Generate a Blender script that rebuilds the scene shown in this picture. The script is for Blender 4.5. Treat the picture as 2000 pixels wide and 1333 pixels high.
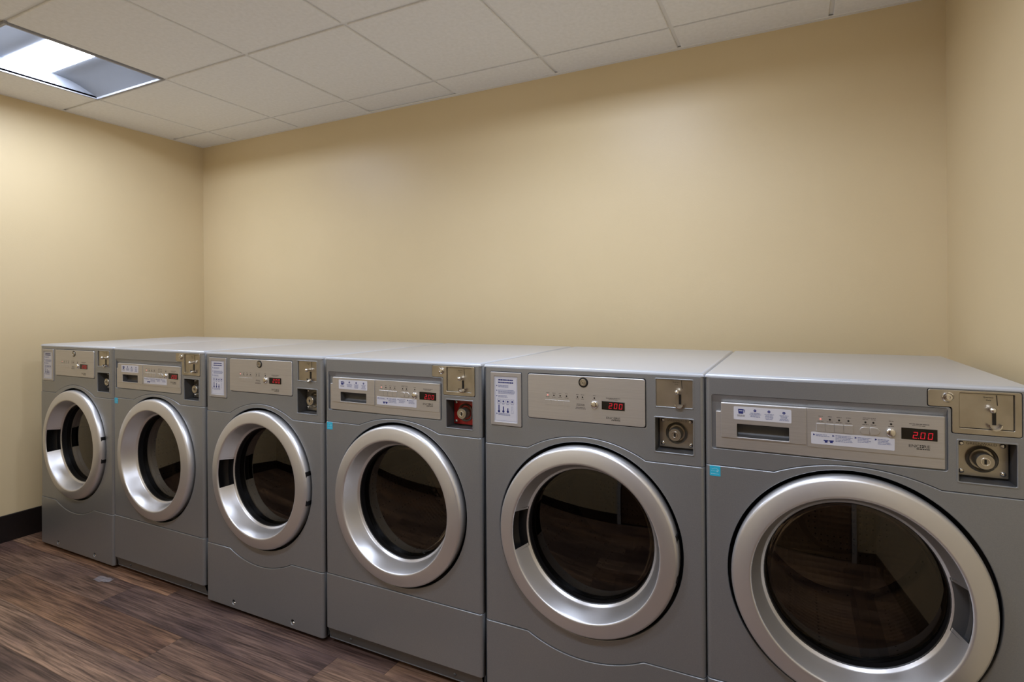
import bpy, bmesh, math, random
from mathutils import Vector, Matrix
random.seed(7)
for o in list(bpy.data.objects):
    bpy.data.objects.remove(o, do_unlink=True)
SC = bpy.context.scene
COL = SC.collection

# ------------------------------------------------------------------ camera
CAM_POS = Vector((3.6658, -1.4534, 1.2517))
YAW, ROLL, FPX = 0.43067, -0.00741, 1038.75
U0, V0 = 71.5, -66.7            # principal point offset in pixels of 2000x1333
F = Vector((-math.sin(YAW), math.cos(YAW), 0))
R0 = Vector((math.cos(YAW), math.sin(YAW), 0)); UP = Vector((0, 0, 1))
RX = R0 * math.cos(ROLL) + UP * math.sin(ROLL)
UX = -R0 * math.sin(ROLL) + UP * math.cos(ROLL)
cd = bpy.data.cameras.new('camera'); cam = bpy.data.objects.new('camera', cd); COL.objects.link(cam)
m = Matrix((RX, UX, -F)).transposed().to_4x4(); m.translation = CAM_POS
cam.matrix_world = m
cd.sensor_width = 36; cd.lens = FPX / 2000 * 36
cd.shift_x = -U0 / 2000; cd.shift_y = V0 / 2000
cd.clip_start = 0.02
SC.camera = cam

# ------------------------------------------------------------------ world, exposure
w = bpy.data.worlds.new('world'); SC.world = w; w.use_nodes = True
w.node_tree.nodes['Background'].inputs[0].default_value = (1, .97, .93, 1)
w.node_tree.nodes['Background'].inputs[1].default_value = 0.0
SC.view_settings.view_transform = 'Standard'; SC.view_settings.look = 'None'
SC.view_settings.gamma = 1; SC.view_settings.use_curve_mapping = False
SC.view_settings.exposure = 1.14
LAMP = 26.0                      # radiance of a troffer's lens
LAMP_COL = (0.80, 0.90, 1.11, 1)

# room
XL, XR, YB, YF, ZC = -0.2231, 4.1996, 1.0132, -1.80, 2.4246
TILE, GX, GY = 0.6096, 0.1566, 0.8053
# machines
W, D, H = 0.680, 0.77, 1.073
MX = [0.0, 0.6880, 1.3849, 2.0781, 2.7700, 3.4520]
DCX, DCZ = 0.339, 0.570          # door centre

# ------------------------------------------------------------------ materials
MATS = {}
def mat(name, col, rough=.5, metal=0., coat=0., spec=.5, emit=None, es=0., trans=0., coat_rough=.1):
    if name in MATS: return MATS[name]
    M = bpy.data.materials.new(name); M.use_nodes = True; MATS[name] = M
    b = M.node_tree.nodes['Principled BSDF']
    b.inputs['Base Color'].default_value = (*col, 1)
    b.inputs['Roughness'].default_value = rough
    b.inputs['Metallic'].default_value = metal
    b.inputs['Coat Weight'].default_value = coat
    b.inputs['Coat Roughness'].default_value = coat_rough
    b.inputs['Specular IOR Level'].default_value = spec
    if emit:
        b.inputs['Emission Color'].default_value = (*emit, 1); b.inputs['Emission Strength'].default_value = es
    return M
def N(M, t, **kw):
    n = M.node_tree.nodes.new(t)
    for k, v in kw.items(): setattr(n, k, v)
    return n
def L(M, a, ao, b, bi): M.node_tree.links.new(a.outputs[ao], b.inputs[bi])
def BS(M): return M.node_tree.nodes['Principled BSDF']
def ramp(M, stops):
    r = N(M, 'ShaderNodeValToRGB'); e = r.color_ramp.elements
    while len(e) < len(stops): e.new(.5)
    for q, (p_, c) in zip(e, stops): q.position = p_; q.color = (*c, 1)
    return r
def mottled(M, scale, c0, c1, bump=0., bscale=None, stretch=(1, 1, 1), detail=4):
    tc = N(M, 'ShaderNodeTexCoord'); mp = N(M, 'ShaderNodeMapping'); mp.inputs['Scale'].default_value = stretch
    L(M, tc, 'Object', mp, 'Vector')
    nz = N(M, 'ShaderNodeTexNoise'); nz.inputs['Scale'].default_value = scale; nz.inputs['Detail'].default_value = detail
    L(M, mp, 'Vector', nz, 'Vector'); r = ramp(M, [(.3, c0), (.7, c1)]); L(M, nz, 'Fac', r, 'Fac'); L(M, r, 'Color', BS(M), 'Base Color')
    if bump:
        n2 = N(M, 'ShaderNodeTexNoise'); n2.inputs['Scale'].default_value = bscale; n2.inputs['Detail'].default_value = 3
        L(M, mp, 'Vector', n2, 'Vector')
        bp = N(M, 'ShaderNodeBump'); bp.inputs['Strength'].default_value = bump; bp.inputs['Distance'].default_value = .002
        L(M, n2, 'Fac', bp, 'Height'); L(M, bp, 'Normal', BS(M), 'Normal')
    return M

def sr(r, g, b):                 # sRGB 0-255 -> linear
    f = lambda c: (c / 255 / 12.92) if c / 255 <= .04045 else ((c / 255 + .055) / 1.055) ** 2.4
    return (f(r), f(g), f(b))

M_WALL = mat('tan_wall_paint', sr(220, 199, 157), .42, spec=.45)
mottled(M_WALL, 1.6, sr(218, 197, 155), sr(222, 201, 160), .12, 260)
M_CEIL = mottled(mat('ceiling_tile_fibre', sr(242, 240, 236), .95, spec=.1), 60, sr(238, 236, 232), sr(245, 243, 240), .25, 350)
M_TBAR = mat('ceiling_grid_white', sr(236, 233, 228), .5, spec=.3)
M_PLEN = mat('plenum_dark', (.02, .018, .016), .9)
M_BASE = mat('baseboard_dark_vinyl', (.012, .008, .007), .4, spec=.4)
M_GREY = mat('silver_grey_paint', (.305, .314, .325), .36, metal=.55, coat=.25, coat_rough=.22)
mottled(M_GREY, 420, (.290, .300, .311), (.320, .329, .340), 0)
M_TOP = mat('grey_paint_lit_top', (.52, .54, .575), .28, metal=.1, coat=.4, coat_rough=.15)  # same grey paint as the fronts; light on the tops put into a paler colour
M_KICK = mat('kick_plate_grey', (.15, .145, .14), .5, metal=.3)
M_RING = mat('silver_door_ring', (.70, .69, .69), .36, metal=.80)
M_STEEL = mat('brushed_steel', (.60, .58, .56), .42, metal=.75)
M_COIN = mat('worn_coin_plate_steel', (.42, .375, .30), .34, metal=.95)
mottled(M_COIN, 14, (.42, .38, .31), (.56, .52, .45), 0)
M_CHROME = mat('chrome', (.78, .76, .73), .14, metal=1.)
M_RED = mat('coin_plate_red_reflection', (.42, .015, .012), .25, metal=.35, coat=.3)  # steel coin plate coloured red to stand for a red reflection in it
M_BLACK = mat('black_plastic', (.008, .008, .009), .35)
M_DARK = mat('dark_cavity', (.012, .012, .012), .7)
M_DKGREY = mat('dark_grey_recess', (.10, .098, .097), .5, metal=.3)
M_RUBBER = mat('rubber_boot', (.02, .02, .02), .6)
M_WHITE = mat('white_label', sr(214, 214, 222), .5)
M_BEZEL = mat('card_frame_silver', (.50, .48, .47), .4, metal=.6)
M_BLUE = mat('blue_ink', (.02, .03, .19), .5)
M_LBLUE = mat('pale_blue_ink', (.20, .22, .38), .5)
M_INK = mat('black_ink', (.02, .018, .016), .5)
M_INKG = mat('grey_ink', (.14, .125, .115), .5)
M_CYAN = mat('cyan_sticker', (.03, .50, .74), .45)
M_LCY = mat('pale_cyan_print', (.35, .72, .85), .45)
M_SCREEN = mat('display_black', (.004, .003, .003), .15)
M_LED = mat('red_led_digits', (.3, .0, .01), .4, emit=(1., .02, .045), es=.2)
M_PINK = mat('lit_indicator', (.8, .3, .28), .4, emit=(1., .3, .22), es=.2)
M_FIXW = mat('troffer_reflector_grey', (.22, .23, .25), .8, spec=.1)
M_TRIM = mat('troffer_trim', (.34, .34, .36), .5)
M_LENS = mat('lit_lens', (.9, .9, .9), .5, emit=LAMP_COL[:3], es=LAMP)
M_DOORW = mat('brown_door_wood', (.16, .085, .045), .45)
mottled(M_DOORW, 5, (.12, .06, .032), (.19, .105, .055), 0, stretch=(9, 9, .8))
M_FRAME = mat('door_frame_grey_paint', (.55, .54, .52), .4)

# glass: tinted pane that reflects by Fresnel
def glass(name, tint, ior=1.55):
    M = bpy.data.materials.new(name); M.use_nodes = True; nt = M.node_tree; nt.nodes.clear()
    out = nt.nodes.new('ShaderNodeOutputMaterial'); mx = nt.nodes.new('ShaderNodeMixShader')
    tr = nt.nodes.new('ShaderNodeBsdfTransparent'); tr.inputs[0].default_value = (*tint, 1)
    gl = nt.nodes.new('ShaderNodeBsdfGlossy'); gl.inputs['Roughness'].default_value = .02; gl.inputs[0].default_value = (1, .96, .92, 1)
    fr = nt.nodes.new('ShaderNodeFresnel'); fr.inputs[0].default_value = ior
    for a, b in ((fr.outputs[0], mx.inputs[0]), (tr.outputs[0], mx.inputs[1]), (gl.outputs[0], mx.inputs[2]), (mx.outputs[0], out.inputs[0])): nt.links.new(a, b)
    return M
M_GLASSW = glass('tinted_door_glass', (.34, .325, .31))
M_BOWL = glass('inner_bowl_glass', (.9, .88, .86), 1.2)
M_GLASSD = glass('dark_dryer_glass', (.16, .15, .14))

# perforated steel of the drum
M_DRUM = mat('perforated_drum_steel', (.7, .66, .6), .28, metal=1.)
def _drum():
    M = M_DRUM; tc = N(M, 'ShaderNodeTexCoord'); v = N(M, 'ShaderNodeTexVoronoi'); v.inputs['Scale'].default_value = 55; v.inputs['Randomness'].default_value = .12
    L(M, tc, 'Object', v, 'Vector'); r = ramp(M, [(.12, (.01, .01, .01)), (.2, (.72, .67, .61))]); L(M, v, 'Distance', r, 'Fac'); L(M, r, 'Color', BS(M), 'Base Color')
    bp = N(M, 'ShaderNodeBump'); bp.inputs['Strength'].default_value = .5; bp.inputs['Distance'].default_value = .003
    L(M, v, 'Distance', bp, 'Height'); L(M, bp, 'Normal', BS(M), 'Normal')
_drum()
# brushed lines on the steel fascia
def _steel():
    M = M_STEEL; tc = N(M, 'ShaderNodeTexCoord'); mp = N(M, 'ShaderNodeMapping'); mp.inputs['Scale'].default_value = (3, 40, 900)
    L(M, tc, 'Object', mp, 'Vector'); nz = N(M, 'ShaderNodeTexNoise'); nz.inputs['Scale'].default_value = 1; nz.inputs['Detail'].default_value = 3
    L(M, mp, 'Vector', nz, 'Vector'); r = ramp(M, [(.3, (.56, .54, .52)), (.7, (.64, .62, .60))]); L(M, nz, 'Fac', r, 'Fac'); L(M, r, 'Color', BS(M), 'Base Color')
_steel()
# wood plank floor: colour from each plank's own object colour, grain along x
M_FLOOR = mat('vinyl_wood_plank', (.1, .07, .05), .42, spec=.45)
def _floor():
    M = M_FLOOR; oi = N(M, 'ShaderNodeObjectInfo'); geo = N(M, 'ShaderNodeNewGeometry')
    ad = N(M, 'ShaderNodeVectorMath', operation='ADD'); sc = N(M, 'ShaderNodeVectorMath', operation='SCALE')
    cx = N(M, 'ShaderNodeCombineXYZ')
    mu = N(M, 'ShaderNodeMath', operation='MULTIPLY'); mu.inputs[1].default_value = 37.
    L(M, oi, 'Random', mu, 0); L(M, mu, 0, cx, 'X'); L(M, mu, 0, cx, 'Y')
    L(M, geo, 'Position', ad, 0); L(M, cx, 0, ad, 1)
    mp = N(M, 'ShaderNodeMapping'); mp.inputs['Scale'].default_value = (.8, 15, 1); L(M, ad, 0, mp, 'Vector')
    n1 = N(M, 'ShaderNodeTexNoise'); n1.inputs['Scale'].default_value = 2.2; n1.inputs['Detail'].default_value = 8; n1.inputs['Roughness'].default_value = .72; n1.inputs['Distortion'].default_value = .55
    L(M, mp, 'Vector', n1, 'Vector')
    mp2 = N(M, 'ShaderNodeMapping'); mp2.inputs['Scale'].default_value = (2.6, 80, 1); L(M, ad, 0, mp2, 'Vector')
    n2 = N(M, 'ShaderNodeTexNoise'); n2.inputs['Scale'].default_value = 2; n2.inputs['Detail'].default_value = 5; L(M, mp2, 'Vector', n2, 'Vector')
    mp3 = N(M, 'ShaderNodeMapping'); mp3.inputs['Scale'].default_value = (1, 3.2, 1); L(M, ad, 0, mp3, 'Vector')
    n3 = N(M, 'ShaderNodeTexNoise'); n3.inputs['Scale'].default_value = 1.7; n3.inputs['Detail'].default_value = 2; L(M, mp3, 'Vector', n3, 'Vector')
    r1 = ramp(M, [(.34, (.36, .33, .32)), (.45, (.76, .73, .72)), (.56, (1.05, 1.03, 1.01)), (.70, (1.36, 1.31, 1.24))]); L(M, n1, 'Fac', r1, 'Fac')
    r2 = ramp(M, [(.36, (.50, .48, .47)), (.58, (1.14, 1.13, 1.12))]); L(M, n2, 'Fac', r2, 'Fac')
    r3 = ramp(M, [(.40, (.66, .62, .66)), (.58, (1.1, 1.06, 1.0))]); L(M, n3, 'Fac', r3, 'Fac')
    prev = (oi, 'Color')
    for r in (r1, r2, r3):
        mx = N(M, 'ShaderNodeMix', data_type='RGBA', blend_type='MULTIPLY'); mx.inputs[0].default_value = 1
        M.node_tree.links.new(prev[0].outputs[prev[1]], mx.inputs[6]); M.node_tree.links.new(r.outputs[0], mx.inputs[7]); prev = (mx, 2)
    M.node_tree.links.new(prev[0].outputs[2], BS(M).inputs['Base Color'])
    bp = N(M, 'ShaderNodeBump'); bp.inputs['Strength'].default_value = .18; bp.inputs['Distance'].default_value = .001
    L(M, n2, 'Fac', bp, 'Height'); L(M, bp, 'Normal', BS(M), 'Normal')
_floor()

# ------------------------------------------------------------------ helpers
def link(name, me, M, parent=None, smooth=None):
    o = bpy.data.objects.new(name, me); COL.objects.link(o)
    if M: me.materials.append(M)
    if parent is not None: o.parent = parent
    if smooth is not None:
        me.shade_smooth(); me.set_sharp_from_angle(angle=math.radians(smooth))
    return o
def from_bm(name, bm, M, parent=None, smooth=None, fix=True):
    if fix: bmesh.ops.recalc_face_normals(bm, faces=bm.faces)
    me = bpy.data.meshes.new(name); bm.to_mesh(me); bm.free()
    return link(name, me, M, parent, smooth)
def empty(name, loc, label, cat, group=None):
    o = bpy.data.objects.new(name, None); COL.objects.link(o); o.location = loc
    o.empty_display_size = .1; o['label'] = label; o['category'] = cat
    if group: o['group'] = group
    return o
def add_box(bm, x0, y0, z0, x1, y1, z1, bev=0, seg=2):
    r = bmesh.ops.create_cube(bm, size=1)
    vs = r['verts']
    for v in vs:
        v.co = Vector(((x0 + x1) / 2 + v.co.x * (x1 - x0), (y0 + y1) / 2 + v.co.y * (y1 - y0), (z0 + z1) / 2 + v.co.z * (z1 - z0)))
    if bev:
        es = {e for v in vs for e in v.link_edges}
        bmesh.ops.bevel(bm, geom=list(es), offset=bev, segments=seg, profile=.5, affect='EDGES')
def box(name, M, parent, *c, bev=0, seg=2, smooth=None):
    bm = bmesh.new(); add_box(bm, *c, bev=bev, seg=seg); return from_bm(name, bm, M, parent, smooth)
def add_lathe(bm, prof, n=64, a0=0., a1=math.tau, cx=0., cz=0., skip=None):
    full = abs(a1 - a0 - math.tau) < 1e-6; k = n if full else n + 1; rings = []
    for i in range(k):
        a = a0 + (a1 - a0) * i / n; rings.append([bm.verts.new((cx + r * math.cos(a), y, cz + r * math.sin(a))) for r, y in prof])
    for i in range(n):
        A, B = rings[i], rings[(i + 1) % k]; am = a0 + (a1 - a0) * (i + .5) / n
        for j in range(len(prof) - 1):
            if skip and skip(j, am): continue
            try: bm.faces.new((A[j], A[j + 1], B[j + 1], B[j]))
            except ValueError: pass
    return rings
def lathe(name, M, parent, prof, n=64, cx=0., cz=0., smooth=35, skip=None, **kw):
    bm = bmesh.new(); add_lathe(bm, prof, n, cx=cx, cz=cz, skip=skip, **kw)
    bmesh.ops.remove_doubles(bm, verts=bm.verts, dist=1e-6)
    return from_bm(name, bm, M, parent, smooth)
def rpoly(pts, r, n=4):
    out = []; k = len(pts)
    for i in range(k):
        p = Vector(pts[i]); a = Vector(pts[i - 1]); b = Vector(pts[(i + 1) % k])
        d1 = (a - p).normalized(); d2 = (b - p).normalized(); ang = d1.angle(d2)
        t = min(r / math.tan(ang / 2), (a - p).length * .49, (b - p).length * .49)
        p1 = p + d1 * t; p2 = p + d2 * t
        for q in range(n + 1):
            s = q / n; out.append(tuple(p1 * (1 - s) ** 2 + p * 2 * s * (1 - s) + p2 * s * s))
    return out
def rrect(x0, z0, x1, z1, r, n=4): return rpoly([(x0, z0), (x1, z0), (x1, z1), (x0, z1)], r, n)
def circ(cx, cz, r, n=48): return [(cx + r * math.cos(i * math.tau / n), cz + r * math.sin(i * math.tau / n)) for i in range(n)]
def arc3(xa, za, zm, xb, zb, n=24):
    xm = (xa + xb) / 2; h = (xb - xa) / 2; zz = (za + zb) / 2; s = zm - zz
    Rr = (h * h + s * s) / (2 * abs(s)); sg = 1 if s > 0 else -1; cz = zm - sg * Rr
    return [(xm - h + 2 * h * i / n, cz + sg * math.sqrt(max(0, Rr * Rr - (h - 2 * h * i / n) ** 2))) for i in range(n + 1)]
def plate_mesh(name, outlines, y0, depth, bev=.001, wrap=0., res=1):
    """2-D outlines (first one outside, the others holes) made into a solid plate; front face at y0."""
    cu = bpy.data.curves.new('tmp', 'CURVE'); cu.dimensions = '2D'; cu.fill_mode = 'BOTH'
    cu.extrude = max(1e-5, depth / 2 - bev); cu.bevel_depth = bev; cu.bevel_resolution = res; cu.offset = -bev
    for ol in outlines:
        s = cu.splines.new('POLY'); s.points.add(len(ol) - 1); s.use_cyclic_u = True
        for p, q in zip(s.points, ol): p.co = (q[0], q[1], 0, 1)
    ob = bpy.data.objects.new('tmp', cu); COL.objects.link(ob)
    dg = bpy.context.evaluated_depsgraph_get(); me = bpy.data.meshes.new_from_object(ob.evaluated_get(dg))
    bpy.data.objects.remove(ob); bpy.data.curves.remove(cu)
    bm = bmesh.new(); bm.from_mesh(me); bpy.data.meshes.remove(me)
    for v in bm.verts: v.co = Vector((v.co.x, y0 + depth / 2 - v.co.z, v.co.y))
    bmesh.ops.remove_doubles(bm, verts=bm.verts, dist=2e-6)
    if wrap:
        for k in range(1, 8):
            d = wrap * (1 - math.cos(math.pi / 2 * k / 7)) if k < 7 else wrap
            for x in (d, W - d):
                bmesh.ops.bisect_plane(bm, geom=bm.verts[:] + bm.edges[:] + bm.faces[:], plane_co=(x, 0, 0), plane_no=(1, 0, 0), dist=1e-6)
        for v in bm.verts:
            e = min(v.co.x, W - v.co.x)
            if e < wrap: v.co.y += wrap - math.sqrt(max(0, wrap * wrap - (wrap - e) ** 2))
    me = bpy.data.meshes.new(name); bm.to_mesh(me); bm.free(); return me
def plate(name, M, parent, outlines, y0, depth, bev=.001, wrap=0., res=1):
    return link(name, plate_mesh(name, outlines, y0, depth, bev, wrap, res), M, parent)
def prints(name, M, parent, rects, y, polys=()):
    """flat print on a surface: rectangles (x0,z0,x1,z1) and polygons in the plane y"""
    v = []; f = []
    for r in rects:
        i = len(v); x0, z0, x1, z1 = r; v += [(x0, y, z0), (x1, y, z0), (x1, y, z1), (x0, y, z1)]; f.append((i, i + 1, i + 2, i + 3))
    for p in polys:
        i = len(v); v += [(a, y, b) for a, b in p]; f.append(tuple(range(i, i + len(p))))
    me = bpy.data.meshes.new(name); me.from_pydata(v, [], f); o = link(name, me, M, parent)
    if len(f) > 1: o['kind'] = 'stuff'
    return o
def lines(x0, x1, z, n, dz, h=.0009, rag=.35, centre=False):
    """rows of small print too small to read"""
    out = []
    for i in range(n):
        wd = (x1 - x0) * (1 - rag * random.random()); a = x0 + (x1 - x0 - wd) / 2 if centre else x0; zz = z - i * dz; x = a
        while x < a + wd:
            q = min(random.uniform(.003, .008), a + wd - x); out.append((x, zz - h, x + q, zz)); x += q + .0008
    return out
def text(name, M, parent, body, x0, z0, x1, z1, y, bold=0.):
    cu = bpy.data.curves.new('tmp', 'FONT'); cu.body = body; cu.size = 1; cu.resolution_u = 2; cu.offset = bold
    ob = bpy.data.objects.new('tmp', cu); COL.objects.link(ob)
    dg = bpy.context.evaluated_depsgraph_get(); me = bpy.data.meshes.new_from_object(ob.evaluated_get(dg))
    bpy.data.objects.remove(ob); bpy.data.curves.remove(cu)
    xs = [v.co.x for v in me.vertices]; ys = [v.co.y for v in me.vertices]
    ax, bx, ay, by = min(xs), max(xs), min(ys), max(ys)
    for v in me.vertices:
        v.co = Vector((x0 + (v.co.x - ax) / (bx - ax) * (x1 - x0), y, z0 + (v.co.y - ay) / (by - ay) * (z1 - z0)))
    return link(name, me, M, parent)
def knob(name, M, parent, cx, cz, r, y, dep, n=20):
    return lathe(name, M, parent, [(r, y), (r, y - dep * .55), (r * .82, y - dep * .9), (r * .4, y - dep), (0, y - dep * 1.02)], n, cx, cz, smooth=50)
SEG = {'0': 'abcdef', '2': 'abged'}
def digits(name, parent, body, x0, z0, x1, z1, y):
    polys = []; n = sum(c != '.' for c in body); cw = (x1 - x0) / n; w_ = cw * .62; h = z1 - z0; t = h * .11; x = x0; sl = .12
    def bar(ax, az, bx, bz):
        return [(ax + (az - z0) * sl, az), (bx + (az - z0) * sl, az), (bx + (bz - z0) * sl, bz), (ax + (bz - z0) * sl, bz)]
    for c in body:
        if c == '.':
            polys.append(bar(x - cw * .28, z0, x - cw * .28 + t, z0 + t)); continue
        g = .0004; mid = (z0 + z1) / 2
        S = {'a': (x + g, z1 - t, x + w_ - g, z1), 'd': (x + g, z0, x + w_ - g, z0 + t), 'g': (x + g, mid - t / 2, x + w_ - g, mid + t / 2),
             'f': (x, mid + g, x + t, z1 - g), 'b': (x + w_ - t, mid + g, x + w_, z1 - g), 'e': (x, z0 + g, x + t, mid - g), 'c': (x + w_ - t, z0 + g, x + w_, mid - g)}
        for k in SEG[c]: polys.append(bar(*S[k]))
        x += cw
    return prints(name, M_LED, parent, [], y, polys)
def structure(o): o['kind'] = 'structure'; return o

# ------------------------------------------------------------------ room shell
structure(box('wall_back', M_WALL, None, XL - .1, YB, 0, XR + .1, YB + .1, ZC + .1))
structure(box('wall_left', M_WALL, None, XL - .1, YF - .1, 0, XL, YB, ZC + .1))
structure(box('wall_right', M_WALL, None, XR, YF - .1, 0, XR + .1, YB, ZC + .1))
DX0, DX1, DH = 2.93, 3.95, 2.08
bm = bmesh.new()
add_box(bm, XL, YF - .1, 0, DX0, YF, ZC + .1); add_box(bm, DX1, YF - .1, 0, XR, YF, ZC + .1); add_box(bm, DX0, YF - .1, DH, DX1, YF, ZC + .1)
structure(from_bm('wall_front', bm, M_WALL, None))
BT = .012
def baseboard(name, *c): structure(box(name, M_BASE, None, *c, bev=.003))
baseboard('baseboard_left', XL, YF + BT, 0, XL + BT, YB - BT, .144)
baseboard('baseboard_back', XL, YB - BT, 0, XR, YB, .144)
baseboard('baseboard_right', XR - BT, YF + BT, 0, XR, YB - BT, .144)
bm = bmesh.new(); add_box(bm, XL, YF, 0, DX0 - .05, YF + BT, .144, .003); add_box(bm, DX1 + .05, YF, 0, XR, YF + BT, .144, .003)
structure(from_bm('baseboard_front', bm, M_BASE, None))
d = structure(box('door_1', M_DOORW, None, DX0 + .004, YF - .08, .008, DX1 - .004, YF - .035, DH - .004, bev=.002))
bm = bmesh.new()
for a in ((DX0 - .05, YF - .1, 0, DX0, YF + .018, DH + .05), (DX1, YF - .1, 0, DX1 + .05, YF + .018, DH + .05), (DX0, YF - .1, DH, DX1, YF + .018, DH + .05)): add_box(bm, *a, bev=.003)
from_bm('door_frame', bm, M_FRAME, d)
bm = bmesh.new(); add_lathe(bm, [(.026, -1.835), (.026, -1.828), (.01, -1.826), (.01, -1.79), (.024, -1.785), (.026, -1.77), (.018, -1.755), (0, -1.753)], 20, cx=DX0 + .07, cz=1.0)
from_bm('door_handle', bm, M_CHROME, d, 40)

# floor: slab with planks lying on it
fl = structure(box('floor', M_PLEN, None, XL - .1, YF - .1, -.06, XR + .1, YB + .1, -.004))
PW, PL = .1525, 1.22
COLS = [sr(146, 118, 96), sr(132, 105, 86), sr(118, 95, 82), sr(140, 109, 86), sr(150, 122, 99), sr(124, 101, 86), sr(134, 110, 93), sr(112, 90, 79)]
bm = bmesh.new(); add_box(bm, 0, 0, -.004, PL - .0006, PW - .0006, 0, .0006, 1)
bmesh.ops.recalc_face_normals(bm, faces=bm.faces); pme = bpy.data.meshes.new('plank'); bm.to_mesh(pme); bm.free(); pme.materials.append(M_FLOOR)
yrow0 = -.0425 - PW * 12
starts = {11: .955 - PL, 12: 1.17 - PL, 10: .93 - PL * .5}
row = 0; y = yrow0; ci = 0
while y < YB:
    xs = starts.get(row, XL - random.uniform(.05, PL - .1))
    while xs > XL: xs -= PL
    x = xs
    while x < XR:
        a, b = max(x, XL), min(x + PL, XR); ya, yb_ = max(y, YF), min(y + PW, YB)
        if b - a > .01 and yb_ - ya > .01:
            o = bpy.data.objects.new('plank', pme); COL.objects.link(o); o.parent = fl
            o.location = (a, ya, 0); o.scale = ((b - a) / PL, (yb_ - ya) / PW, 1)
            c = random.choice(COLS); s = random.uniform(.88, 1.1); o.color = (c[0] * s, c[1] * s, c[2] * s, 1)
            if row == 11 and abs(x - .955) < .01: o.color = (*sr(104, 85, 78), 1)
            if row == 12 and abs(x - 1.17) < .01: o.color = (*sr(106, 86, 77), 1)
        x += PL
    y += PW; row += 1

# ceiling: plenum slab, grid rails and lay-in tiles
cl = structure(box('ceiling', M_PLEN, None, XL - .1, YF - .1, ZC + .12, XR + .1, YB + .1, ZC + .2))
gx = [XL] + [GX + i * TILE for i in range(0, 7)] + [XR]
gy = [YF] + [GY - j * TILE for j in range(4, -1, -1)] + [YB]
BWD = .012
for x in gx[1:-1]: box('grid_rail', M_TBAR, cl, x - BWD, YF, ZC + .009, x + BWD, YB, ZC + .03)
for yv in gy[1:-1]:
    for i in range(len(gx) - 1): box('grid_rail', M_TBAR, cl, gx[i] + (BWD if i else 0), yv - BWD, ZC + .0095, gx[i + 1] - (BWD if i < len(gx) - 2 else 0), yv + BWD, ZC + .03)
for a in ((XL, YB - .02, XR, YB), (XL, YF, XR, YF + .02), (XL, YF + .02, XL + .02, YB - .02), (XR - .02, YF + .02, XR, YB - .02)):
    box('wall_angle', M_TBAR, cl, a[0], a[1], ZC - .001, a[2], a[3], ZC + .004)
FIX = [(1, 3), (5, 3), (3, 1), (6, 1)]           # grid cells (column, row) that hold a troffer; the front-row pair is added fill light
tcache = {}
for i in range(len(gx) - 1):
    for j in range(len(gy) - 1):
        if (i, j) in FIX: continue
        x0 = gx[i] + (BWD - .004 if i else .002); x1 = gx[i + 1] - (BWD - .004 if i < len(gx) - 2 else .002)
        y0 = gy[j] + (BWD - .004 if j else .002); y1 = gy[j + 1] - (BWD - .004 if j < len(gy) - 2 else .002)
        k = (round(x1 - x0, 4), round(y1 - y0, 4))
        if k not in tcache:
            bm = bmesh.new(); add_box(bm, 0, 0, 0, k[0], k[1], .016, .0025, 1); bmesh.ops.recalc_face_normals(bm, faces=bm.faces)
            me = bpy.data.meshes.new('ceiling_tile'); bm.to_mesh(me); bm.free(); me.materials.append(M_CEIL); tcache[k] = me
        o = bpy.data.objects.new('ceiling_tile', tcache[k]); COL.objects.link(o); o.parent = cl; o.location = (x0, y0, ZC + random.uniform(0, .0012))
        if j == len(gy) - 2: o.location.z += .0008
        if j == len(gy) - 2 and i == 3: o.rotation_euler = (math.radians(1.6), 0, 0); o.location.y += .004

# ------------------------------------------------------------------ troffers
def troffer(i, j, label):
    x0, x1, y0, y1 = gx[i] + .003, gx[i + 1] - .003, gy[j] + .003, gy[j + 1] - .003
    t = empty('ceiling_light', ((x0 + x1) / 2, (y0 + y1) / 2, ZC), label, 'light', 'recessed ceiling troffers')
    ox, oy, oz = t.location
    def P(x, y, z): return (x - ox, y - oy, z - oz)
    bm = bmesh.new(); fw = .011
    for a in ((x0, y0, x1, y0 + fw), (x0, y1 - fw, x1, y1), (x0, y0 + fw, x0 + fw, y1 - fw), (x1 - fw, y0 + fw, x1, y1 - fw)):
        add_box(bm, *P(a[0], a[1], ZC - .004), *P(a[2], a[3], ZC + .012), bev=.001, seg=1)
    from_bm('trim_frame', bm, M_TRIM, t)
    yc = (y0 + y1) / 2; hl = .088; zt = ZC + .062
    xa, xb, ya, yb_ = x0 + fw, x1 - fw, y0 + fw, y1 - fw
    for s in (-1, 1):                                     # curved side reflectors
        v = []; f = []; ye = yb_ if s > 0 else ya; yi = yc + s * hl; n = 8
        for q in range(n + 1):
            u = q / n; yy = ye + (yi - ye) * u; zz = ZC + .006 + (zt + .004 - ZC - .006) * math.sin(u * math.pi / 2) ** .9
            v += [P(xa, yy, zz), P(xb, yy, zz)]
        for q in range(n): f.append((2 * q, 2 * q + 1, 2 * q + 3, 2 * q + 2))
        me = bpy.data.meshes.new('side_reflector'); me.from_pydata(v, [], f); link('side_reflector', me, M_FIXW, t, 40)
    for x in (xa - .003, xb):
        box('end_plate', M_FIXW, t, *P(x, ya, ZC + .002), *P(x + .003, yb_, zt + .02))
    box('housing', M_FIXW, t, *P(xa, ya, zt + .012), *P(xb, yb_, zt + .02))
    bm = bmesh.new(); n = 8; prof = []
    for q in range(n + 1):
        u = -1 + 2 * q / n; prof.append((yc + u * hl, zt - .012 * (1 - u * u)))
    v = [P(x, yy, zz) for yy, zz in prof for x in (xa + .001, xb - .001)]; f = [(2 * q, 2 * q + 2, 2 * q + 3, 2 * q + 1) for q in range(n)]
    bm.free(); me = bpy.data.meshes.new('lens'); me.from_pydata(v, [], f); link('lens', me, M_LENS, t, 40)
    return t
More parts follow.
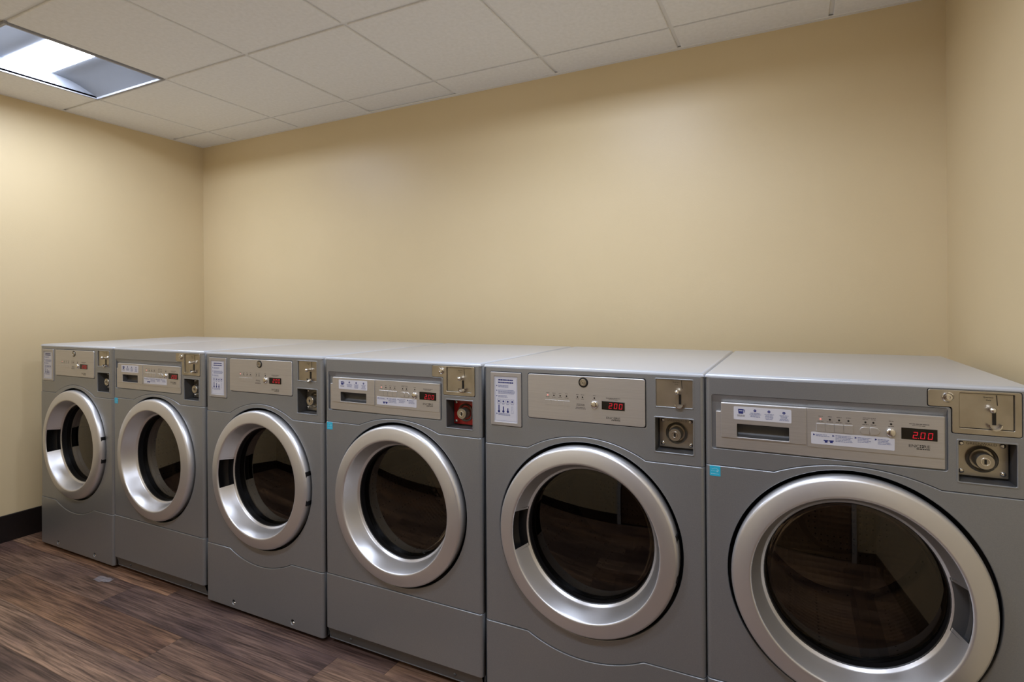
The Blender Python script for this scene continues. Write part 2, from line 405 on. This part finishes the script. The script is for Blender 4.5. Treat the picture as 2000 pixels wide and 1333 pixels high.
troffer(*FIX[0], 'square recessed ceiling light with a glowing centre strip near the left wall')
troffer(*FIX[1], 'square recessed ceiling light above the row, out of frame nearer the right wall')
troffer(*FIX[2], 'square recessed ceiling light added as unseen fill, midway along the front wall')
troffer(*FIX[3], 'square recessed ceiling light added as unseen fill, over the door in the front wall')

# ------------------------------------------------------------------ machine parts shared by both kinds
def drum(t, M_G, boot=True):
    dr = lathe('drum', M_DRUM, t, [(.232, .10), (.25, .105), (.25, .47), (.235, .485), (.12, .49), (.10, .475), (.03, .47), (0, .47)], 48, DCX, DCZ, smooth=30)
    for k in range(3):
        a = math.radians(-75 + 120 * k); bm = bmesh.new(); ca, sa = math.cos(a), math.sin(a); v = []
        for yy, ht in ((.125, .02), (.17, .062), (.42, .062), (.465, .02)):
            for dx, rr in ((-.035, .25), (-.012, .25 - ht), (.012, .25 - ht), (.035, .25)):
                v.append(bm.verts.new((DCX + rr * ca - dx * sa, yy, DCZ + rr * sa + dx * ca)))
        for i in range(3):
            for j in range(3): bm.faces.new((v[i * 4 + j], v[i * 4 + j + 1], v[i * 4 + j + 5], v[i * 4 + j + 4]))
        bm.faces.new(v[0:4]); bm.faces.new(v[12:16]); from_bm('paddle', bm, M_COIN, dr, 30)
    lathe('rubber_boot', M_RUBBER, t, [(.255, .050), (.225, .060), (.210, .068), (.222, .078), (.209, .088), (.214, .096), (.233, .10)], 48, DCX, DCZ, smooth=60)
def door(t, side, gm):
    win = (math.pi, math.radians(16)) if side == 'left' else (0, math.radians(16))
    def in_win(a): return abs((a - win[0] + math.pi) % math.tau - math.pi) < win[1]
    prof = [(.262, .0120), (.2730, .0115), (.2745, .0080), (.2745, -.0120), (.2728, -.0175), (.2690, -.0222), (.2650, -.0242), (.2320, -.0300), (.2285, -.0302), (.2262, -.0288), (.2246, -.0256), (.2225, -.0200), (.2065, .0200), (.2045, .0240), (.1995, .0265), (.1975, .0300)]
    o = lathe('door', M_RING, t, prof, 120, DCX, DCZ, smooth=60, skip=lambda j, a: 10 <= j <= 12 and in_win(a))
    o['label'] = 'round silver door ring with dark glass'
    lathe('door_well', M_BLACK, t, [(.2860, .0080), (.2860, .040), (.205, .0580)], 96, DCX, DCZ, smooth=30)
    # grip pocket behind the gap in the ring
    a0, a1 = win[0] - win[1] - .02, win[0] + win[1] + .02
    bm = bmesh.new(); pp = [(.2240, -.0220), (.2450, -.0160), (.2480, .0050), (.2300, .0210), (.2030, .0235)]
    rings = add_lathe(bm, pp, 10, a0, a1, DCX, DCZ)
    for r in (rings[0], rings[-1]): bm.faces.new(r)
    from_bm('grip_recess', bm, M_BLACK if side == 'left' else M_DKGREY, o)
    lathe('door_back', M_BLACK, o, [(.255, .0125), (.2720, .0125), (.2720, .0180), (.255, .0180)], 96, DCX, DCZ, smooth=30)
    lathe('glass_surround', M_BLACK, o, [(.1995, .0270), (.1965, .0300), (.1965, .0560), (.2060, .0560)], 96, DCX, DCZ, smooth=30)
    g = [(.1960 * q / 10, .048 - .014 * (1 - (q / 10) ** 2)) for q in range(11)][::-1]
    lathe('door_glass', gm, o, g, 72, DCX, DCZ, smooth=80)
    # inner glass bowl behind the pane
    b = [(.195, .057), (.188, .07), (.176, .09), (.150, .108), (.10, .12), (.0, .124)]
    lathe('inner_bowl', M_BOWL, o, b, 48, DCX, DCZ, smooth=80)
    if side == 'left':
        for s in (-1, 1):
            a = s * math.asin(.053 / .272); x = DCX + .2725 * math.cos(a); z = DCZ + .2725 * math.sin(a)
            box('hinge', M_BLACK, o, x - .012, -.0160, z - .011, x + .0030, .010, z + .011, bev=.001)
def cabinet(t):
    bm = bmesh.new(); y0, y1, z0, z1 = .014, D, .018, 1.0615; th = .002; x0, x1 = .001, W - .001
    add_box(bm, x0, y0, z0, x0 + th, y1, z1); add_box(bm, x1 - th, y0, z0, x1, y1, z1)
    add_box(bm, x0 + th, y1 - th, z0, x1 - th, y1, z1); add_box(bm, x0 + th, y0, z0, x1 - th, y1 - th, z0 + th)
    from_bm('cabinet', bm, M_GREY, t)
    # inner dark liner keeps the inside of the casing black
    bm = bmesh.new(); add_box(bm, x0 + .003, .10, z0 + .003, x1 - .003, y1 - .003, z1 - .01)
    bm.faces.ensure_lookup_table(); f = min(bm.faces, key=lambda q: q.calc_center_median().y); bmesh.ops.delete(bm, geom=[f], context='FACES')
    from_bm('liner', bm, M_DARK, t)
    bm = bmesh.new(); add_box(bm, 0, 0, 1.0625, W, D, H)
    es = [e for e in bm.edges if all(v.co.z > 1.07 for v in e.verts)]
    bmesh.ops.bevel(bm, geom=es, offset=.0102, segments=5, profile=.5, affect='EDGES')
    from_bm('top_panel', bm, M_TOP, t, 40)
    for x in (.05, W - .05):
        for y in (.06, D - .06):
            lathe('foot', M_BLACK, t, [(0, y - .0), (0, y)], 3) if False else None
            bm = bmesh.new(); bmesh.ops.create_cone(bm, cap_ends=True, segments=16, radius1=.022, radius2=.018, depth=.0178)
            for v in bm.verts: v.co += Vector((x, y, .0092))
            from_bm('foot', bm, M_BLACK, t, 40)
def coin_slot(p, x, z, dx=0):
    """slot, pull ball and slide opening on a coin plate; x,z = ball position"""
    prints('coin_slot', M_INK, p, [], .0024, [[(x + .0092, z + .031), (x + .0108, z + .031), (x + .0124, z + .0085), (x + .0108, z + .0085)]])
    text('printed_text', M_INK, p, 'Quarters', x - .0135, z + .0235, x + .0045, z + .0272, .0024)
    text('printed_text', M_INK, p, 'Only', x - .0085, z + .0175, x + .0005, z + .0208, .0024)
    box('slide_opening', M_BLACK, p, x + .0025, .0012, z - .034, x + .0088, .0028, z - .007)
    lathe('pull_ball', M_CHROME, p, [(.0045, .003), (.0045, -.006), (.0068, -.009), (.0062, -.014), (.003, -.0172), (0, -.0178)], 16, x, z, smooth=60)
    lathe('return_cup', M_CHROME, p, [(.0125, .003), (.0125, -.008), (.010, -.0085), (.010, .002)], 16, x + .0055, z - .033, a0=math.pi, a1=math.tau, smooth=30)
def coin_box(t, x0, z0, x1, z1, red=False):
    dep = .05
    bm = bmesh.new(); add_box(bm, x0 + .001, .003, z0 + .001, x1 - .001, dep, z1 - .001)
    bm.faces.ensure_lookup_table(); f = min(bm.faces, key=lambda q: q.calc_center_median().y); bmesh.ops.delete(bm, geom=[f], context='FACES')
    c = from_bm('coin_box', bm, M_DKGREY, t)
    # bright rim of the opening
    plate('rim', M_GREY, c, [rrect(x0 - .0025, z0 - .0025, x1 + .0025, z1 + .0025, .004), rrect(x0 + .0012, z0 + .0012, x1 - .0012, z1 - .0012, .003)], -.0016, .004, .001)
    xa, xb, za, zb = x0 + .004, x1 - .004, z0 + .006, z1 - .004; yp = .040
    fp = plate('face_plate', M_COIN, c, [rrect(xa, za, xb, zb, .002)], yp, .004, .0006)
    cx, cz = (xa + xb) / 2, (za + zb) / 2 - .001
    text('maker_name', M_INKG, c, 'GREENWALD', xa + .020, zb - .0125, xb - .020, zb - .0065, yp - .0004)
    lathe('lock_collar', M_COIN, c, [(.0300, yp), (.0295, yp - .006), (.0265, yp - .009), (.0235, yp - .006), (.0225, yp - .001)], 32, cx, cz, smooth=40)
    lk = lathe('lock_cylinder', M_COIN, c, [(.0185, yp), (.0185, yp - .026), (.0165, yp - .0285), (.0, yp - .0285)], 32, cx, cz, smooth=40)
    lathe('lock_ring', M_CHROME, c, [(.0095, yp - .0283), (.0090, yp - .0298), (.0072, yp - .0298), (.0068, yp - .0283)], 24, cx, cz, smooth=40)
    box('keyhole', M_BLACK, c, cx - .0022, yp - .0292, cz - .0052, cx + .0022, yp - .028, cz + .0052)
    for sx in (xa + .010, xb - .010):
        for sz in (za + .010, zb - .010):
            knob('screw', M_CHROME, c, sx, sz, .0055, yp, .005, 14)
    return c
def led_row(p, xs, z, y, lit=0):
    for k, x in enumerate(xs):
        lathe('indicator_light', M_PINK if k == lit else M_BLACK, p, [(.0024, y + .001), (.0022, y - .0006), (0, y - .0008)], 12, x, z, smooth=40)
def led_print(p, xs, z, y):
    r = []
    for x in xs:
        r += lines(x - .006, x + .006, z + .0075, 1, .003, .0013, .3, True) + lines(x - .007, x + .007, z - .0048, 1, .003, .0013, .3, True)
    return r
def logo(p, x0, z0, x1, z1, y):
    wd = x1 - x0
    text('logo', M_INK, p, 'ENC', x0, z0, x0 + wd * .50, z1, y); text('logo', M_INK, p, 'RE', x0 + wd * .69, z0, x1, z1, y)
    cx = x0 + wd * .60; cz = (z0 + z1) / 2; h = (z1 - z0) * .56
    prints('logo_mark', M_INK, p, [], y, [circ(cx, cz, h, 16)])
    prints('logo_mark', M_STEEL, p, [(cx - h * .18, cz - h * 1.05, cx + h * .18, cz + h * 1.05), (cx - h * 1.05, cz - h * .18, cx + h * 1.05, cz + h * .18)], y - .0001)
    prints('logo_line', M_INK, p, lines(x0 + wd * .36, x1, z0 - .0018, 1, .003, .0021, 0), y)

def seam_upper(z, v0, v1, top): return arc3(v0, z, top, v1, z)
UP_W = (.832, .168, .515, .8665); UP_D = (.8217, .155, .522, .8705)
def front_panels(t, up, holes, low):
    g = .0006; z, a, b, top = up
    arc = arc3(a, z, top, b, z)
    upper = [(0, 1.0623), (0, z + g)] + [(x, q + g) for x, q in arc] + [(W, z + g), (W, 1.0623)]
    plate('control_housing', M_GREY, t, [upper] + holes, 0, .012, .0011, wrap=.012, res=2)
    if low == 'arc': la = arc3(.152, .2605, .2185, .512, .2605); zl = .2605
    else: la = []; zl = .2680
    lowtop = [(0, zl)] + la + [(W, zl)]
    mid = [(x, q - g) for x, q in [(0, z)] + arc + [(W, z)]] + [(x, q + g) for x, q in reversed(lowtop)]
    plate('front_panel', M_GREY, t, [mid, circ(DCX, DCZ, .2845, 96)], -.0018, .012, .0022, wrap=.012, res=2)
    zb = .016 if low == 'arc' else .066
    body = [(x, q - g) for x, q in lowtop] + [(W, zb), (0, zb)]
    holes2 = [circ(.173, .040, .0100, 20), circ(.517, .040, .0100, 20)] if low == 'arc' else []
    lp = plate('lower_panel', M_GREY, t, [body] + holes2, -.0042, .012, .0022, wrap=.012, res=2)
    if low == 'arc':
        for x in (.173, .517):
            lathe('screw_well', M_BLACK, lp, [(.0103, .003), (.0103, .016), (0, .016)], 20, x, .040, smooth=30)
            knob('screw', M_CHROME, lp, x, .0348, .0062, .010, .0125, 16)
    else:
        bm = bmesh.new(); ys = [(.0655, .0025), (.060, .004), (.020, .016), (.018, .03)]
        vs = [[bm.verts.new((x, yy, zz)) for x in (.006, W - .006)] for zz, yy in ys]
        for i in range(3): bm.faces.new((vs[i][0], vs[i + 1][0], vs[i + 1][1], vs[i][1]))
        kp = from_bm('kick_plate', bm, M_KICK, t)
        for x in (.11, .565):
            knob('screw', M_DKGREY, kp, x, .040, .0055, .0105, .004, 12)

# ------------------------------------------------------------------ washer
def make_washer():
    t = empty('washing_machine', (0, 0, 0), 'x', 'washing machine', 'grey coin-operated washers in the row')
    cabinet(t)
    pocket = rpoly([(.017, .8765), (.527, .8765), (.527, 1.0178), (.017, 1.0178)], .006)
    cplate = [(.490, 1.0215), (.490, 1.0596), (.6565, 1.0596), (.6565, .9640), (.5345, .9640), (.5345, 1.0215)]
    cp_hole = [(.4886, 1.0201), (.4886, 1.0606), (.6579, 1.0606), (.6579, .9626), (.5331, .9626), (.5331, 1.0201)]
    bx = (.5450, .8560, .6490, .9490)
    front_panels(t, UP_W, [pocket, rpoly(cp_hole, .006), rrect(*bx, .004)], 'straight')
    drum(t, M_GLASSW); door(t, 'right', M_GLASSW)
    # control recess and steel fascia
    pull = rrect(.0800, .9120, .2030, .9460, .0025)
    rc = plate('fascia_recess', M_GREY, t, [rrect(.0162, .8755, .5278, 1.0188, .002), pull], .0075, .003, .0003)
    bm = bmesh.new(); vs = [bm.verts.new(c) for c in ((.0175, .0008, 1.0172), (.5265, .0008, 1.0172), (.5265, .0072, .9985), (.0175, .0072, .9985))]; bm.faces.new(vs)
    from_bm('recess_slope', bm, M_GREY, rc)
    fa = plate('fascia', M_STEEL, t, [rpoly([(.0275, .8800), (.5215, .8800), (.5215, .9990), (.0405, .9990), (.0405, .9750), (.0275, .9750)], .0025, 3), pull], -.0005, .0075, .0012)
    yd = -.0032; ye = -.0026
    dr = plate('detergent_drawer', M_STEEL, t, [rrect(.0412, .9080, .2412, .9978, .002), pull], yd, .0030, .0008)
    bm = bmesh.new(); prof = [(.9122, -.0010), (.9130, .014), (.918, .020), (.930, .021), (.940, .016), (.9455, .010), (.9458, -.0010)]
    vs = [[bm.verts.new((x, yy, zz)) for x in (.0802, .2028)] for zz, yy in prof]
    for i in range(6): bm.faces.new((vs[i][0], vs[i][1], vs[i + 1][1], vs[i + 1][0]))
    for k in (0, 1): bm.faces.new([v[k] for v in vs])
    from_bm('finger_pull', bm, M_DKGREY, dr, 60)
    st = plate('instruction_sticker', M_WHITE, dr, [rrect(.0725, .9575, .2085, .9910, .003)], yd - .0004, .0004, .0001)
    ys = yd - .0006
    cup = [(.0845, .9730), (.0955, .9730), (.0968, .9850), (.0832, .9850)]
    prints('sticker_print', M_BLUE, dr, [(.0968, .9770, .0990, .9785), (.0968, .9825, .0990, .9840), (.0985, .9770, .0998, .9840)], ys, [cup, circ(.1240, .9830, .0035, 12), circ(.1570, .9825, .0035, 12), circ(.1915, .9820, .0035, 12)])
    prints('sticker_print', M_WHITE, dr, [(.0858, .9795, .0942, .9815), (.1236, .9812, .1244, .9848), (.1566, .9807, .1574, .9843), (.1911, .9802, .1919, .9838)], ys - .0002)
    r = lines(.0800, .1010, .9698, 2, .0026, .0012, .2, True)
    prints('sticker_print', M_INKG, dr, r, ys)
    r = lines(.1100, .1390, .9770, 4, .0030, .0014, .3, True) + lines(.1460, .1690, .9765, 5, .0030, .0014, .3, True) + lines(.1805, .2030, .9760, 5, .0030, .0014, .4, True)
    prints('sticker_print', M_LBLUE, dr, r, ys)
    dp = plate('control_plate', M_STEEL, t, [rrect(.2440, .9040, .5195, .9985, .0015)], ye, .003, .0006)
    st = plate('instruction_sticker', M_WHITE, dp, [rrect(.2520, .9125, .4255, .9415, .003)], ye - .0004, .0004, .0001)
    ys = ye - .0006
    tri = lambda x, z: [(x, z - .0024), (x + .0050, z), (x, z + .0024)]
    shirt = lambda x, z: [(x - .0030, z - .0040), (x + .0030, z - .0040), (x + .0030, z), (x + .0048, z - .0008), (x + .0052, z + .0026), (x - .0052, z + .0026), (x - .0048, z - .0008), (x - .0030, z)]
    prints('sticker_print', M_BLUE, dp, [], ys, [tri(.2565, .9352), tri(.2980, .9352), tri(.3450, .9352), tri(.3860, .9352), shirt(.2845, .9215), shirt(.2958, .9215)])
    r = lines(.2625, .2930, .9365, 2, .0032, .0014, .3) + lines(.3045, .3410, .9372, 5, .0034, .0014, .2) + lines(.3510, .3830, .9368, 4, .0034, .0014, .3) + lines(.3920, .4200, .9366, 4, .0034, .0014, .4)
    prints('sticker_print', M_LBLUE, dp, r, ys)
    for k in range(4): box('push_button', M_STEEL, dp, .2634 + k * .0197, ye - .0022, .9440, .2634 + k * .0197 + .0190, ye + .001, .9636, bev=.0008, seg=1)
    for a, b in (((.3555, .3752), 'l'), ((.3762, .3957), 'r')):
        x0, x1 = a; rr = .0085
        if b == 'l': ol = [(x1, .9455), (x1, .9625)] + [(x0 + rr - rr * math.sin(q * math.pi / 8), .954 + rr * math.cos(q * math.pi / 8)) for q in range(9)]
        else: ol = [(x0, .9625), (x0, .9455)] + [(x1 - rr + rr * math.sin(q * math.pi / 8), .954 - rr * math.cos(q * math.pi / 8)) for q in range(9)]
        plate('push_button', M_STEEL, dp, [ol], ye - .0020, .003, .0006)
    knob('start_button', M_CHROME, dp, .4180, .9545, .0100, ye, .007, 24)
    xs = [.2730, .2930, .3125, .3322, .3672, .3834, .4186]
    led_row(dp, xs, .9738, ye)
    prints('printed_text', M_INKG, dp, led_print(dp, xs, .9738, ye) + lines(.453, .493, .9788, 1, .003, .0018, .05, True) + lines(.459, .485, .9748, 1, .003, .0012, .05, True) + lines(.361, .389, .9845, 1, .003, .0013, .1, True), ye - .0002)
    ds = box('display', M_SCREEN, t, .4385, ye - .0008, .9418, .5072, ye + .001, .9680, bev=.0003, seg=1)
    digits('digits', ds, '2.00', .4600, .9452, .5030, .9600, ye - .0010)
    logo(dp, .4530, .9245, .4935, .9312, ye - .0002)
    # coin slide plate
    cp = plate('coin_plate', M_COIN, t, [rpoly(cplate, .005), rrect(.5476, .9765, .6446, 1.0545, .002)], -.0016, .010, .001)
    sp = plate('slide_face', M_COIN, cp, [rrect(.5486, .9775, .6436, 1.0535, .001)], .0030, .004, .0004)
    coin_slot(sp, .6045, 1.0210)
    lathe('key_lock', M_CHROME, cp, [(.0115, -.001), (.0115, -.004), (.0095, -.0060), (.0080, -.0040), (.0075, -.0075), (.004, -.0080), (.0036, -.0050), (0, -.005)], 24, .5270, 1.0435, smooth=35)
    coin_box(t, *bx)
    # energy sticker under the seam
    es = plate('energy_sticker', M_CYAN, t, [rrect(.0115, .8040, .0385, .8305, .0008)], -.0024, .0005, .0001)
    arc = [(.0250 + .0098 * math.cos(math.radians(a)), .8170 + .0080 * math.sin(math.radians(a))) for a in range(150, -1, -15)]
    arc += [(.0250 + .0086 * math.cos(math.radians(a)), .8170 + .0068 * math.sin(math.radians(a))) for a in range(0, 151, 15)]
    star = [(.0305 + (.0036 if k % 2 == 0 else .0015) * math.sin(k * math.pi / 5), .8170 + (.0036 if k % 2 == 0 else .0015) * math.cos(k * math.pi / 5)) for k in range(10)]
    prints('sticker_emblem', M_LCY, es, lines(.0145, .0350, .8105, 1, .003, .0014, 0) + lines(.0150, .0270, .8175, 1, .003, .0012, 0), -.0026, [arc, star])
    return t

# ------------------------------------------------------------------ dryer
def make_dryer():
    t = empty('clothes_dryer', (0, 0, 0), 'x', 'dryer', 'grey coin-operated dryers in the row')
    cabinet(t)
    card = (.0235, .8800, .1355, 1.0500); stl = (.1555, .9125, .5235, 1.0505); cn = (.5500, .9750, .6515, 1.0520); bx = (.5475, .8510, .6520, .9460)
    front_panels(t, UP_D, [rrect(*card, .004), rrect(*stl, .008), rrect(*cn, .003), rrect(*bx, .004)], 'arc')
    drum(t, M_GLASSD); door(t, 'left', M_GLASSD)
    box('recess_backing', M_DARK, t, .020, .0115, .878, .6535, .0130, 1.0530) if False else None
    ins = lambda r, d: (r[0] + d, r[1] + d, r[2] - d, r[3] - d)
    # instruction card in its frame
    cf = plate('card_frame', M_BEZEL, t, [rrect(*ins(card, .0016), .003), rrect(.0385, .8930, .1205, 1.0350, .001)], -.0035, .012, .0015, res=2)
    ic = plate('instruction_card', M_WHITE, t, [rrect(.0385, .8930, .1205, 1.0350, .001)], -.0015, .004, .0003); yc = -.0018
    prints('card_border', M_LBLUE, ic, [(.0415, .8960, .0421, 1.0320), (.1169, .8960, .1175, 1.0320), (.0415, .8960, .1175, .8966), (.0415, 1.0314, .1175, 1.0320)], yc)
    prints('card_print', M_BLUE, ic, lines(.0520, .1060, 1.0260, 2, .0080, .0040, .08, True), yc)
    tri = lambda x, z: [(x, z - .0024), (x + .0046, z), (x, z + .0024)]
    polys = [tri(.0455, 1.0055), tri(.0455, .9905), tri(.0455, .9735), tri(.0455, .9180)]
    rects = []
    for k in range(4):
        x = .0548 + k * .0158
        polys.append(circ(x, .9570, .0030, 12))
        if k < 3:
            polys.append(circ(x, .9255, .0040, 12)); rects.append((x - .0018, .9260, x + .0018, .9455 - k * .0045))
    prints('card_print', M_BLUE, ic, rects, yc, polys)
    r = []
    for k in range(4):
        x = .0548 + k * .0158
        for a in ((x - .0062, .9505, x + .0062, .9512), (x - .0062, .9630, x + .0062, .9637), (x - .0062, .9505, x - .0055, .9637), (x + .0055, .9505, x + .0062, .9637)): r.append(a)
        r += lines(x - .005, x + .005, .9490, 1, .002, .0014, .2, True)
    x = .0548 + 3 * .0158
    r += [(x - .0022, .9285, x - .0016, .9420), (x + .0016, .9285, x + .0022, .9420), (x - .0022, .9415, x + .0022, .9421), (x - .0042, .9215, x - .0036, .9290), (x + .0036, .9215, x + .0042, .9290), (x - .0042, .9212, x + .0042, .9218)]
    r += lines(.0525, .0980, 1.0075, 2, .0042, .0020, .2) + lines(.0525, .1150, .9930, 4, .0034, .0017, .15) + lines(.0525, .0900, .9755, 2, .0040, .0018, .2) + lines(.0525, .1030, .9195, 2, .0040, .0018, .2)
    prints('card_print', M_LBLUE, ic, r, yc)
    # steel control panel
    ys = -.0030
    sp = plate('fascia', M_STEEL, t, [rrect(*ins(stl, .0022), .007)], ys, .012, .0016, res=2)
    yp = ys - .0002
    lathe('key_lock', M_BLACK, sp, [(.0148, ys + .001), (.0148, ys - .0012), (.0120, ys - .0016), (.0118, ys - .0002), (0, ys - .0002)], 28, .3390, 1.0305, smooth=30)
    lathe('lock_face', M_COIN, sp, [(.0108, ys), (.0102, ys - .0030), (.0075, ys - .0034), (.0070, ys - .0012), (.0050, ys - .0012), (.0046, ys - .0030), (0, ys - .0032)], 24, .3390, 1.0305, smooth=30)
    prints('lock_key_slot', M_BLACK, sp, [(.3380, 1.0275, .3400, 1.0315)], ys - .0034)
    xs = [.2245, .2448, .2651, .2855, .3204, .3362, .3728]
    led_row(sp, xs, .9870, ys)
    pr = led_print(sp, xs, .9870, ys) + lines(.3160, .3440, .9672, 2, .0036, .0018, .15, True) + lines(.3130, .3460, .9575, 2, .0036, .0018, .15, True) + lines(.4080, .4500, .9905, 1, .003, .0020, 0, True) + lines(.4160, .4420, .9862, 1, .003, .0013, 0, True)
    prints('printed_text', M_INKG, sp, pr, yp)
    for k in range(4): box('push_button', M_STEEL, sp, .2158 + k * .0204, ys - .0004, .9580, .2158 + k * .0204 + .0196, ys + .001, .9735, bev=.0005, seg=1)
    knob('start_button', M_CHROME, sp, .3735, .9685, .0110, ys, .007, 24)
    ds = box('display', M_SCREEN, t, .3950, ys - .0008, .9560, .4632, ys + .001, .9802, bev=.0003, seg=1)
    digits('digits', ds, '200', .4160, .9602, .4610, .9755, ys - .0010)
    logo(sp, .4088, .9300, .4500, .9362, yp)
    cp = plate('coin_plate', M_COIN, t, [rrect(*ins(cn, .0008), .002)], .0030, .006, .0005)
    coin_slot(cp, .6105, 1.0190)
    plate('coin_plate_rim', M_GREY, t, [rrect(*ins(cn, -.002), .004), rrect(*ins(cn, .0012), .003)], -.0012, .004, .001)
    coin_box(t, *bx)
    return t

def copy_tree(o, parent=None):
    c = o.copy(); COL.objects.link(c); c.parent = parent
    for ch in [q for q in bpy.data.objects if q.parent == o]: copy_tree(ch, c)
    return c
washer = make_washer(); dryer = make_dryer()
LABELS = [
    (dryer, 'grey front-loading dryer at the far end of the row, next to the dark baseboard'),
    (washer, 'grey washer with cyan sticker, second in row from the dark baseboard'),
    (dryer, 'grey dryer third from the dark baseboard, instruction card left of its steel panel'),
    (washer, 'grey washer with a red reflection painted around its coin box lock'),
    (dryer, 'grey dryer with instruction card, nearest of the dryers, beside the rightmost washer'),
    (washer, 'largest, rightmost grey washer, beside the right wall with drum visible through glass')]
done = set(); machines = []
plan = []
for k, (src, lab) in enumerate(LABELS):
    if src.name in done: plan.append((copy_tree(src), k, lab))
    else: done.add(src.name); plan.append((src, k, lab))
YOFF = [0, 0, 0, 0, 0, 0]
for o, k, lab in plan:
    o.location = (MX[k], YOFF[k], 0); o['label'] = lab
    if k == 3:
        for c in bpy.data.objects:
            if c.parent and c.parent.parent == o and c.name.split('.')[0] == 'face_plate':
                c.data = c.data.copy(); c.data.materials.clear(); c.data.materials.append(M_RED); c['label'] = 'coin box face plate with a red reflection painted on'

# ------------------------------------------------------------------ scrap of clear plastic on the floor
M_FILM = mat('milky_plastic_film', (.70, .69, .74), .22, spec=.6); BS(M_FILM).inputs['Alpha'].default_value = .2
bm = bmesh.new(); rr = random.Random(3); nx, ny = 7, 4; g = []
for i in range(nx):
    for j in range(ny):
        e = 1 - abs(j - 1.5) * .12
        g.append(bm.verts.new(((i / (nx - 1) - .5) * .11 * e + rr.uniform(-.004, .004), (j / (ny - 1) - .5) * .035 + rr.uniform(-.004, .004), .001 + rr.uniform(0, .006))))
for i in range(nx - 1):
    for j in range(ny - 1): bm.faces.new((g[i * ny + j], g[(i + 1) * ny + j], g[(i + 1) * ny + j + 1], g[i * ny + j + 1]))
bmesh.ops.solidify(bm, geom=bm.faces[:], thickness=.0004)
o = from_bm('plastic_scrap', bm, M_FILM, None, 60); o.location = (.755, -.08, 0.0004); o.rotation_euler = (0, 0, .1)
o['label'] = 'small crumpled scrap of clear plastic on the wood floor'; o['category'] = 'plastic scrap'
